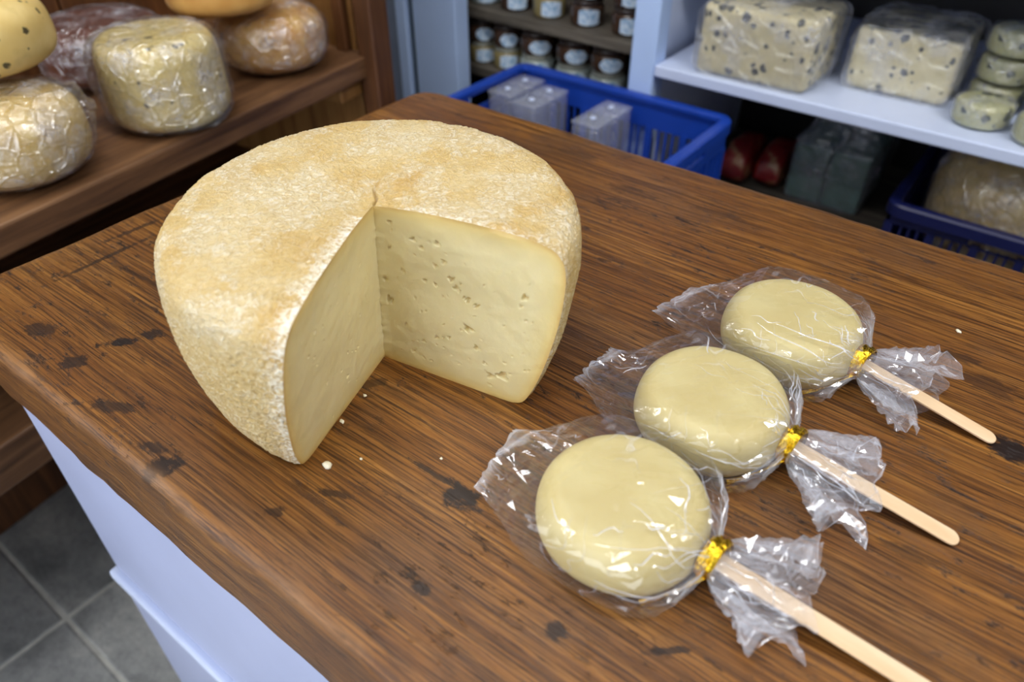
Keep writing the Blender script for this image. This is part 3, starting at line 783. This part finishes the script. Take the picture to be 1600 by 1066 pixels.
RT = math.radians(7.4); PV = Vector((-1.06, 0.94))       # the unit stands slightly askew to the counter
_d = Vector((S.location.x, S.location.y)) - PV; _d.rotate(Matrix.Rotation(RT, 2))
S.location.x = PV.x + _d.x; S.location.y = PV.y + _d.y; S.rotation_euler = (0, 0, RT)
MHERB = mat_soft_cheese('herb_cheese', rgb(226, 196, 122), rgb(236, 210, 142), 0.001, 0.45, herb=(75, 0.40, rgb(60, 56, 40), 0.45))
MHERB2 = mat_soft_cheese('pale_herb_cheese', rgb(232, 206, 128), rgb(242, 220, 148), 0.001, 0.45, herb=(62, 0.36, rgb(86, 80, 52), 0.40))
MPALE = mat_soft_cheese('pale_wheel_cheese', rgb(224, 190, 114), rgb(238, 210, 142), 0.001, 0.45)
MORANGE = mat_soft_cheese('orange_wheel_cheese', rgb(216, 160, 80), rgb(230, 184, 102), 0.001, 0.45)
MORANGE2 = mat_soft_cheese('amber_wheel_cheese', rgb(214, 158, 84), rgb(226, 178, 104), 0.001, 0.45)
MSMOKE = mat_soft_cheese('smoked_cheese', rgb(96, 48, 28), rgb(122, 66, 40), 0.001, 0.4)
shelf_wheel('wrapped_cheese', 'pale cheese wheel in cling film under the speckled herb wheel', -1.080, 0.332, 0.092, 0.112, ZL, MPALE, 2.2, 3.0, flare=[(0.95, 0.09, 0.35, 0.022)])
shelf_wheel('herb_cheese', 'herb speckled cheese wheel stacked on the pale wrapped wheel', -1.125, 0.352, 0.093, 0.095, ZL + 0.1235, MHERB, 4.4, 3.0, film=None)
shelf_wheel('wrapped_cheese', 'film wrapped herb cheese wheel standing alone between two stacks', -1.088, 0.562, 0.088, 0.130, ZL, MHERB2, 6.1, 5.5, flare=[(-2.3, 0.07, 0.4, 0.016), (0.2, 0.02, 0.35, 0.012)])
shelf_wheel('wrapped_cheese', 'orange cheese wheel in cling film beside the wooden end post', -1.148, 0.808, 0.091, 0.101, ZL, MORANGE, 8.8, 3.0, amp=0.006)
shelf_wheel('amber_cheese', 'amber cheese wheel lying on top of the orange wrapped wheel', -1.155, 0.732, 0.087, 0.070, ZL + 0.1105, MORANGE2, 10.4, 3.6, film=None)
shelf_wheel('smoked_cheese', 'dark reddish smoked cheese behind the herb wheels', -1.33, 0.60, 0.100, 0.10, ZL, MSMOKE, 12.2, 3.6)

# ------------------------------------------------------------------ jar cabinet
K = thing('jar_cabinet', 'white framed cabinet with weathered wooden shelves of jars', 'cabinet', (-1.02, 1.5, -0.88))
KZ0, KZ1 = -0.879, 0.80
for a, b, y0, y1, m, nm in [(-1.475, -1.425, 1.295, 1.345, MPANEL, 'frame_stile'), (-1.425, -1.345, 1.315, 1.345, MRECESS, 'recessed_panel'), (-1.345, -1.312, 1.298, 1.345, MPANEL, 'frame_stile'),
                            (-1.312, -1.290, 1.312, 1.345, MGASKET, 'gasket'), (-1.290, -1.157, 1.30, 1.345, MPANEL, 'frame_stile')]:
    obj(nm, box(a, b, y0, y1, KZ0, KZ1, bev=0.003), m, K, smooth=False)
obj('back_panel', box(-1.30, -0.715, 1.70, 1.72, KZ0, KZ1), MDARK, K, smooth=False)
obj('side_panel', box(-1.30, -1.285, 1.346, 1.699, KZ0, KZ1), MDARK, K, smooth=False)
obj('side_panel', box(-0.725, -0.711, 1.346, 1.699, KZ0, KZ1), MDARK, K, smooth=False)
for zt in (-0.098, -0.232): obj('shelf', box(-1.284, -0.726, 1.392, 1.699, zt - 0.024, zt, bev=0.003), MOLD, K, smooth=False)
obj('shelf', box(-1.284, -0.726, 1.392, 1.699, -0.46, -0.436, bev=0.003), MOLD, K, smooth=False)

MGLASSB = mat_plain('brown_jar_glass', rgb(70, 50, 38), 0.12, 0.25, 30, spec=0.7)
MGLASSY = mat_plain('yellow_jar_glass', rgb(140, 126, 84), 0.12, 0.2, 30, spec=0.7)
MGLASSP = mat_plain('pale_jar_glass', rgb(150, 160, 156), 0.12, 0.15, 30, spec=0.7)
MLID = mat_plain('dark_lid', rgb(60, 50, 46), 0.35, 0.1, 30)
MLID2 = mat_plain('pale_lid', rgb(148, 150, 140), 0.35, 0.1, 30)
def mat_label():
    t = NT('jar_label')
    d = t.node('ShaderNodeVectorMath', operation='LENGTH'); t.link(t.coord(), d.inputs[0])
    n = t.noise(t.coord(), 120, 2, 0.5)
    c = t.mix(t.fr(n, 0.45, 0.6, 0, 0.8), rgb(206, 222, 240), rgb(120, 166, 206))
    return t.fin(c, 0.5)
MLABEL = mat_label()
def jar(x, y, z, R, h, mat, lid, label, rot, group, sq):
    J = thing('jar', label, 'jar', (x, y, z), group)
    p = [(R * .86, z + .0005), (R * .96, z + h * .05), (R, z + h * .12), (R, z + h * .68), (R * .95, z + h * .76), (R * .84, z + h * .80)]
    gl_ = obj('glass', lathe(p, x, y, 24), mat, J)
    p = [(R * .88, z + h * .80), (R * .9, z + h * .81), (R * .9, z + h * .96), (R * .86, z + h * .995)]
    obj('lid', lathe(p, x, y, 24), lid, J)
    rings = []; n = 7; aw = 0.62; hh = h * 0.30
    for i in range(n):
        a = -aw + 2 * aw * i / (n - 1); k = (1 - abs(a / aw) ** (5 if sq else 2.6)) ** (0.5)
        k = max(k, 0.25 if not sq else 0.8)
        ring = []
        for s in (-1, 1):
            for rr in (R * 1.003, R * 1.02):
                ring.append((x + rr * math.cos(a + rot), y + rr * math.sin(a + rot), z + h * 0.40 + s * hh * k))
        rings.append([ring[0], ring[1], ring[3], ring[2]])
    obj('label', loft(rings, True, True, True), MLABEL, gl_, smooth=False, label='pale blue paper label')
toc = lambda x, y: math.atan2(-y, -x) + 0.10
cols_low = [-1.192, -1.117, -1.032, -0.930, -0.838]; cols_up = [-1.19, -1.10, -1.005, -0.905, -0.80]
kinds = [('leftover', 0)]
for i, x in enumerate(cols_low):
    R = 0.035 if i < 2 else 0.042
    nb = ['beside the cabinet frame', 'second from the cabinet frame', 'in the middle stack', 'second from the white post', 'beside the white post'][i]
    for lv in (0, 1):
        z = -0.232 + lv * 0.0500
        m = (MGLASSY if i < 2 else MGLASSP) if lv == 0 else MGLASSB
        jar(x, 1.392 + R + 0.012, z, R, 0.0495, m, MLID2 if lv == 0 else MLID,
            ('%s jar on the lower shelf, %s of its stack, %s' % (('pale' if lv == 0 else 'brown'), ('bottom' if lv == 0 else 'top'), nb)), toc(x, 1.43), 'jars on the lower shelf', lv == 0 and i < 2)
for i, x in enumerate(cols_up):
    R = 0.037
    nb = ['beside the cabinet frame', 'second from the cabinet frame', 'in the middle stack', 'second from the white post', 'beside the white post'][i]
    for lv in (0, 1):
        jar(x, 1.392 + R + 0.02, -0.098 + lv * 0.0545, R, 0.054, MGLASSP if i == 0 else (MGLASSB if i != 2 else MGLASSY), MLID,
            ('%s jar on the upper shelf, %s of its stack, %s' % (['pale', 'brown', 'yellowish', 'brown', 'brown'][i], ('bottom' if lv == 0 else 'top'), nb)), toc(x, 1.43), 'jars on the upper shelf', True)

# ------------------------------------------------------------------ white shelf unit on the right
ZR = -0.095
U = thing('white_shelf', 'white painted shelf unit with cheese blocks above and crates below', 'shelf', (0.0, 1.5, -0.88))
obj('post', box(-0.708, -0.655, 1.300, 1.345, -0.879, 0.80, bev=0.003), MPANEL, U, smooth=False)
obj('side_panel', box(-0.690, -0.668, 1.346, 1.84, -0.879, 0.80), MWHITE2, U, smooth=False)
obj('shelf_board', box(-0.654, 0.62, 1.300, 1.84, ZR - 0.022, ZR, bev=0.003), MWHITE2, U, smooth=False)
obj('back_panel', box(-0.667, 0.62, 1.841, 1.86, -0.879, 0.80), MDARK, U, smooth=False)
obj('deck', box(-0.985, 0.62, 0.975, 1.29, -0.43, -0.400, bev=0.002), MOLD, U, smooth=False)
obj('deck', box(-0.654, 0.62, 1.29, 1.84, -0.43, -0.400, bev=0.002), MOLD, U, smooth=False)
for x in (-0.975, -0.2, 0.56): obj('leg', box(x, x + 0.05, 0.985, 1.03, -0.879, -0.431, bev=0.002), MOLD, U, smooth=False)
obj('top_shelf', box(-0.654, 0.62, 1.33, 1.84, 0.14, 0.162, bev=0.003), MWHITE2, U, smooth=False)

MBLK = mat_soft_cheese('speckled_block_cheese', rgb(214, 202, 158), rgb(226, 214, 172), 0.001, 0.45, herb=(62, 0.56, rgb(56, 62, 66), 0.72))
def mat_dark_top_block():  # speckled cheese, mottled dark green on its top face
    m = MBLK.copy(); m.name = 'dark_topped_cheese'; nt = m.node_tree
    b = next(n for n in nt.nodes if n.type == 'BSDF_PRINCIPLED'); src = b.inputs['Base Color'].links[0].from_socket
    tc = nt.nodes.new('ShaderNodeTexCoord'); sp = nt.nodes.new('ShaderNodeSeparateXYZ'); nt.links.new(tc.outputs['Object'], sp.inputs[0])
    mr = nt.nodes.new('ShaderNodeMapRange'); nt.links.new(sp.outputs[2], mr.inputs[0]); mr.inputs[1].default_value = 0.101; mr.inputs[2].default_value = 0.106
    nz = nt.nodes.new('ShaderNodeTexNoise'); nt.links.new(tc.outputs['Object'], nz.inputs[0]); nz.inputs['Scale'].default_value = 24
    m2 = nt.nodes.new('ShaderNodeMapRange'); nt.links.new(nz.outputs[0], m2.inputs[0]); m2.inputs[1].default_value = 0.38; m2.inputs[2].default_value = 0.58; m2.inputs[3].default_value = 0.35; m2.inputs[4].default_value = 0.95
    mu = nt.nodes.new('ShaderNodeMath'); mu.operation = 'MULTIPLY'; nt.links.new(mr.outputs[0], mu.inputs[0]); nt.links.new(m2.outputs[0], mu.inputs[1])
    mx = nt.nodes.new('ShaderNodeMix'); mx.data_type = 'RGBA'; nt.links.new(mu.outputs[0], mx.inputs[0]); nt.links.new(src, mx.inputs[6]); mx.inputs[7].default_value = rgb(52, 56, 40)
    nt.links.new(mx.outputs[2], b.inputs['Base Color'])
    return m
MBLK2 = mat_dark_top_block()
def block(name, label, x0, x1, y0, y1, z0, z1, yaw, seed, mat):
    B = thing(name, label, 'cheese', ((x0 + x1) / 2, (y0 + y1) / 2, z0), 'cheese blocks on the white shelf')
    bm = box(x0, x1, y0, y1, z0 + .001, z1, bev=0.012, seg=4)
    bmesh.ops.subdivide_edges(bm, edges=[e for e in bm.edges if e.calc_length() > 0.05], cuts=6, use_grid_fill=True)
    for v in bm.verts:
        n = noise.noise_vector(v.co * 18) * 0.0025; v.co += Vector((n.x, n.y, n.z if v.co.z > z0 + 0.01 else 0))
    obj('cheese', bm, mat, B)
    # loose bag: rounded box shell with folds, baggy towards the back
    rings = []; rnd = random.Random(seed); NU = 72; cx, cz = (x0 + x1) / 2, (z0 + z1) / 2; w, h = (x1 - x0) / 2, (z1 - z0) / 2
    for i in range(29):
        t = i / 28; y = y0 - 0.006 + (y1 - y0 + 0.022) * t; ring = []
        pad = 0.004 + 0.004 * math.sin(PI * t) ; sh = 1.0 if i > 0 else 0.97
        if t > 0.9: sh = 1 - (t - 0.9) * 5
        for j in range(NU):
            u = 2 * PI * (j + 0.5 * (i % 2)) / NU; c, s = math.cos(u), math.sin(u); rr = (abs(c) ** 7 + abs(s) ** 7) ** (-1 / 7)
            px = (w + pad + (0.003 * t if c > 0 else 0)) * c * rr * sh; pz = (h + pad) * s * rr * sh
            q = Vector((px * 40 + seed, y * 40, pz * 40)); d = abs(noise.noise(q)) * 0.006 + rnd.uniform(0, 0.001)
            ring.append((cx + px + c * d, y + noise.noise(q * .7) * 0.002, max(z0 + 0.0006, cz + pz + s * d * (0.5 if s < 0 else 1))))
        rings.append(ring)
    obj('wrapper', tri_bm(*loft(rings, True, True, True)), MFILM3, B, smooth=False, label='loose clear plastic bag')
    B.rotation_euler = (0, 0, yaw)
    return B
block('cheese_block', 'wrapped dark speckled cheese block beside the white post', -0.582, -0.372, 1.318, 1.47, ZR, ZR + 0.122, math.radians(0), 3, MBLK)
block('cheese_block', 'wrapped dark speckled cheese block beside the small round cheeses', -0.334, -0.165, 1.408, 1.57, ZR, ZR + 0.107, math.radians(0), 7, MBLK2)

MGREEN = mat_soft_cheese('green_herb_cheese', rgb(186, 186, 130), rgb(204, 200, 148), 0.001, 0.4, herb=(50, 0.60, rgb(40, 50, 36), 0.75))
def small_round(x, y, z, R, h, label, seed):
    B = thing('round_cheese', label, 'cheese', (x, y, z), 'small round herb cheeses')
    obj('cheese', lathe(sup_prof(R, h, z + 0.0005, 6, 22), x, y, 56, 0.002, 30, seed), MGREEN, B)
    obj('wrapper', film_wheel(x, y, R, h, z, seed, 6, 0.0015, 0.003, 48, 20), MFILM2, B, smooth=False, label='thin clear film')
SRh = 0.040
for x, y, z, lab in [(-0.104, 1.383, ZR, 'small round herb cheese at the shelf front beside the speckled block'),
                     (-0.010, 1.360, ZR, 'small round herb cheese closest to the front edge of the white shelf'),
                     (-0.102, 1.478, ZR, 'small round herb cheese bottom of the three-high stack by the speckled block'),
                     (-0.102, 1.478, ZR + 0.0435, 'small round herb cheese in the middle of the three-high stack by the block'),
                     (-0.102, 1.478, ZR + 0.0870, 'small round herb cheese topping the three-high stack by the speckled block'),
                     (-0.006, 1.458, ZR, 'small round herb cheese under another beside the three-high stack'),
                     (-0.006, 1.458, ZR + 0.0435, 'small round herb cheese on top of another beside the three-high stack'),
                     (-0.050, 1.572, ZR, 'small round herb cheese bottom of the rearmost stack'),
                     (-0.050, 1.572, ZR + 0.0435, 'small round herb cheese on top of the rearmost stack')]:
    small_round(x, y, z, 0.042, SRh, lab, x * 31 + z * 77 + 3)

# ------------------------------------------------------------------ crates
def crate(name, label, x0, x1, y0, y1, z0, z1, mat):
    K_ = thing(name, label, 'crate', ((x0 + x1) / 2, (y0 + y1) / 2, z0), 'plastic crates')
    th = 0.006; H = z1 - z0
    def wall(L, nwin, hand):
        """boxes of one lattice wall in (along, across, up)"""
        out = []
        band = 0.055 if H > 0.2 else 0.035
        if hand:
            hw = 0.048; hz = 0.026
            out += [(0, L / 2 - hw, 0, th, H - band, H), (L / 2 + hw, L, 0, th, H - band, H), (L / 2 - hw, L / 2 + hw, 0, th, H - 0.012, H), (L / 2 - hw, L / 2 + hw, 0, th, H - band, H - 0.012 - hz)]
        else: out.append((0, L, 0, th, H - band, H))
        out.append((0, L, 0, th, 0, 0.025))
        nrow = 2; rh = (H - band - 0.025) / nrow
        for r in range(1, nrow): out.append((0, L, 0, th, 0.025 + r * rh - 0.005, 0.025 + r * rh + 0.005))
        pw = 0.014; step = (L - pw) / nwin
        for i in range(nwin + 1): out.append((i * step, i * step + pw, -0.001, th + 0.001, 0.02, H - band + 0.004))
        for i in range(nwin):
            for q in (1, 2, 3):
                c = i * step + pw + (step - pw) * q / 4; out.append((c - 0.0022, c + 0.0022, 0.001, th - 0.001, 0.024, H - band + 0.002))
        return out
    n1 = max(4, round((x1 - x0) / 0.075)); n2 = max(3, round((y1 - y0) / 0.065))
    obj('long_wall', boxes([(x0 + a, x0 + b, y0 + c, y0 + d, z0 + e, z0 + f) for a, b, c, d, e, f in wall(x1 - x0, n1, name == 'navy_crate' or H < 0.2)]), mat, K_, smooth=False)
    obj('long_wall', boxes([(x0 + a, x0 + b, y1 - d, y1 - c, z0 + e, z0 + f) for a, b, c, d, e, f in wall(x1 - x0, n1, False)]), mat, K_, smooth=False)
    obj('end_wall', boxes([(x0 + c, x0 + d, y0 + a, y0 + b, z0 + e, z0 + f) for a, b, c, d, e, f in wall(y1 - y0, n2, H > 0.2)]), mat, K_, smooth=False)
    obj('end_wall', boxes([(x1 - d, x1 - c, y0 + a, y0 + b, z0 + e, z0 + f) for a, b, c, d, e, f in wall(y1 - y0, n2, H > 0.2)]), mat, K_, smooth=False)
    # rolled rim with rounded corners
    rings = []; R = 0.022
    path = []
    for (cx, cy, a0) in [(x1 - R, y1 - R, 0), (x0 + R, y1 - R, PI / 2), (x0 + R, y0 + R, PI), (x1 - R, y0 + R, 1.5 * PI)]:
        for k in range(7):
            a = a0 + PI / 2 * k / 6; path.append((cx + R * math.cos(a), cy + R * math.sin(a), math.cos(a), math.sin(a)))
    sec = [(-0.012, -0.004), (-0.012, 0.003), (-0.009, 0.005), (0.006, 0.005), (0.009, 0.002), (0.009, -0.018), (0.005, -0.018), (0.004, -0.004)]
    for x, y, nx, ny in path: rings.append([(x + nx * o_, y + ny * o_, z1 + u_) for o_, u_ in sec])
    rings.append(rings[0])
    obj('rim', loft(rings, True), mat, K_, smooth=False)
    fl_ = [(x0 + th, x1 - th, y0 + th, y1 - th, z0, z0 + 0.004)]
    obj('base', boxes(fl_), mat, K_, smooth=False)
    return K_
crate('plastic_crate', 'bright blue plastic crate holding clear plastic boxes', -0.955, -0.480, 1.005, 1.285, -0.399, -0.155, MBLUE)
crate('plastic_crate', 'dark blue plastic crate holding the big wrapped wheel', -0.180, 0.19, 1.348, 1.675, -0.399, -0.255, MNAVY)
shelf_wheel('wrapped_cheese', 'big pale wrapped cheese wheel sitting in the dark blue crate', 0.003, 1.516, 0.148, 0.235, -0.3945, MPALE, 15.0, 3.2, film=MFILM2, group='cheeses under the white shelf', amp=0.006)

MCLEAR = mat_film('clear_box_plastic', milk=0.20, fres=0.4, base=0.06, rough=0.12, wr=0.0006, tint=(0.88, 0.90, 0.95, 1), scale=20)
def clear_box(x0, x1, y0, y1, z0, z1, label, group):
    B = thing('plastic_box', label, 'plastic box', ((x0 + x1) / 2, (y0 + y1) / 2, z0), group)
    ym = (y0 + y1) / 2
    for a, b in ((y0, ym - 0.001), (ym + 0.001, y1)):
        bm = bmesh.new(); t = 0.0012
        bm_box(bm, x0, x1, a, b, z0 + .0005, z1 - 0.010, bev=0.006, seg=3); obj('tub', bm, MCLEAR, B)
        bm = bmesh.new(); bm_box(bm, x0 - .001, x1 + .001, a, b, z1 - 0.0095, z1 - 0.001, bev=0.003, seg=2); lid = obj('lid', bm, MCLEAR, B)
        V, F = lathe([(0.006, z1 - 0.001), (0.006, z1 + 0.0005), (0.0045, z1 + 0.002), (0.002, z1 + 0.0026)], (x0 + x1) / 2, (a + b) / 2, 16)
        obj('lid_button', (V, F), MWHITE2, lid)
BX = [(-0.945, -0.886, 1.150, 1.268, 'in the crate corner by the jars'), (-0.870, -0.814, 1.133, 1.250, 'between two other box stacks'), (-0.726, -0.668, 1.128, 1.255, 'beside the crate\'s empty end')]
for x0, x1, y0, y1, w in BX:
    for lv in (0, 1):
        clear_box(x0, x1, y0, y1, -0.3945 + lv * 0.1175, -0.3945 + lv * 0.1175 + 0.113, 'clear plastic twin box, %s of the stack %s' % (('bottom', 'top')[lv], w), 'clear boxes in the blue crate')

# goods in the shade under the white shelf
def mat_packet():
    t = NT('red_packet')
    n = t.noise(t.coord(), 22, 3, 0.5)
    c = t.ramp(n, [(0.42, rgb(122, 20, 22)), (0.54, rgb(140, 34, 30)), (0.60, rgb(170, 120, 86))])
    return t.fin(c, 0.3, t.bump(t.noise(t.coord(), 60, 3), 0.4, 0.003))
MPACK = mat_packet()
def packet(x0, x1, y0, y1, z0, z1, label, seed):
    rings = []
    cx, cz, w, h = (x0 + x1) / 2, (z0 + z1) / 2, (x1 - x0) / 2, (z1 - z0) / 2
    for i in range(17):
        t = i / 16; e = min(1, math.sin(PI * t) ** 0.5 * 1.05 + 0.02); ring = []
        for j in range(32):
            u = 2 * PI * j / 32; c, s = math.cos(u), math.sin(u); rr = (abs(c) ** 4 + abs(s) ** 4) ** -.25
            p = Vector((cx + w * c * rr * (0.9 + 0.1 * e), y0 + (y1 - y0) * t, cz - h * (1 - e) * 0.4 + h * s * rr * e))
            d = noise.noise(p * 45 + Vector((seed, 0, 0))) * 0.003; p.x += c * d; p.z = max(z0 + .0005, p.z + s * d); ring.append(tuple(p))
        rings.append(ring)
    tag(obj('food_packet', loft(rings, True, True, True), MPACK, origin=(cx, (y0 + y1) / 2, z0)), label, 'packet', 'red food packets')
packet(-0.570, -0.508, 1.50, 1.66, -0.3995, -0.305, 'red food packet on the deck next to the bright blue crate', 1)
packet(-0.500, -0.440, 1.53, 1.69, -0.3995, -0.310, 'red food packet on the deck next to the green cartons', 5)
MCARTON = mat_plain('green_carton', rgb(104, 136, 128), 0.45, 0.15, 16)
G = thing('carton_pack', 'two grey-green cartons wrapped together in clear plastic', 'carton pack', (-0.345, 1.63, -0.3995))
for a, b in ((-0.424, -0.349), (-0.345, -0.268)):
    obj('carton', box(a, b, 1.545, 1.70, -0.398, -0.275, bev=0.004), MCARTON, G, smooth=False)
rings = []
for i in range(24):
    t = i / 23; z = -0.399 + 0.19 * t; k = 1.0 if t < 0.66 else 1 - (t - 0.66) * 1.5; ring = []
    for j in range(64):
        u = 2 * PI * (j + .5 * (i % 2)) / 64; c, s = math.cos(u), math.sin(u); rr = (abs(c) ** 8 + abs(s) ** 8) ** (-1 / 8)
        q = Vector((c * 3, s * 3, z * 40)); d = 0.003 + abs(noise.noise(q)) * 0.009 * (0.3 + t)
        ring.append((-0.346 + (0.080 * k + d + (0.02 * t if c > 0 else 0)) * c * rr, 1.6225 + (0.080 * k + d) * s * rr, z))
    rings.append(ring)
obj('wrapper', tri_bm(*loft(rings, True, True, True)), MFILM3, G, smooth=False, label='clear plastic overwrap')
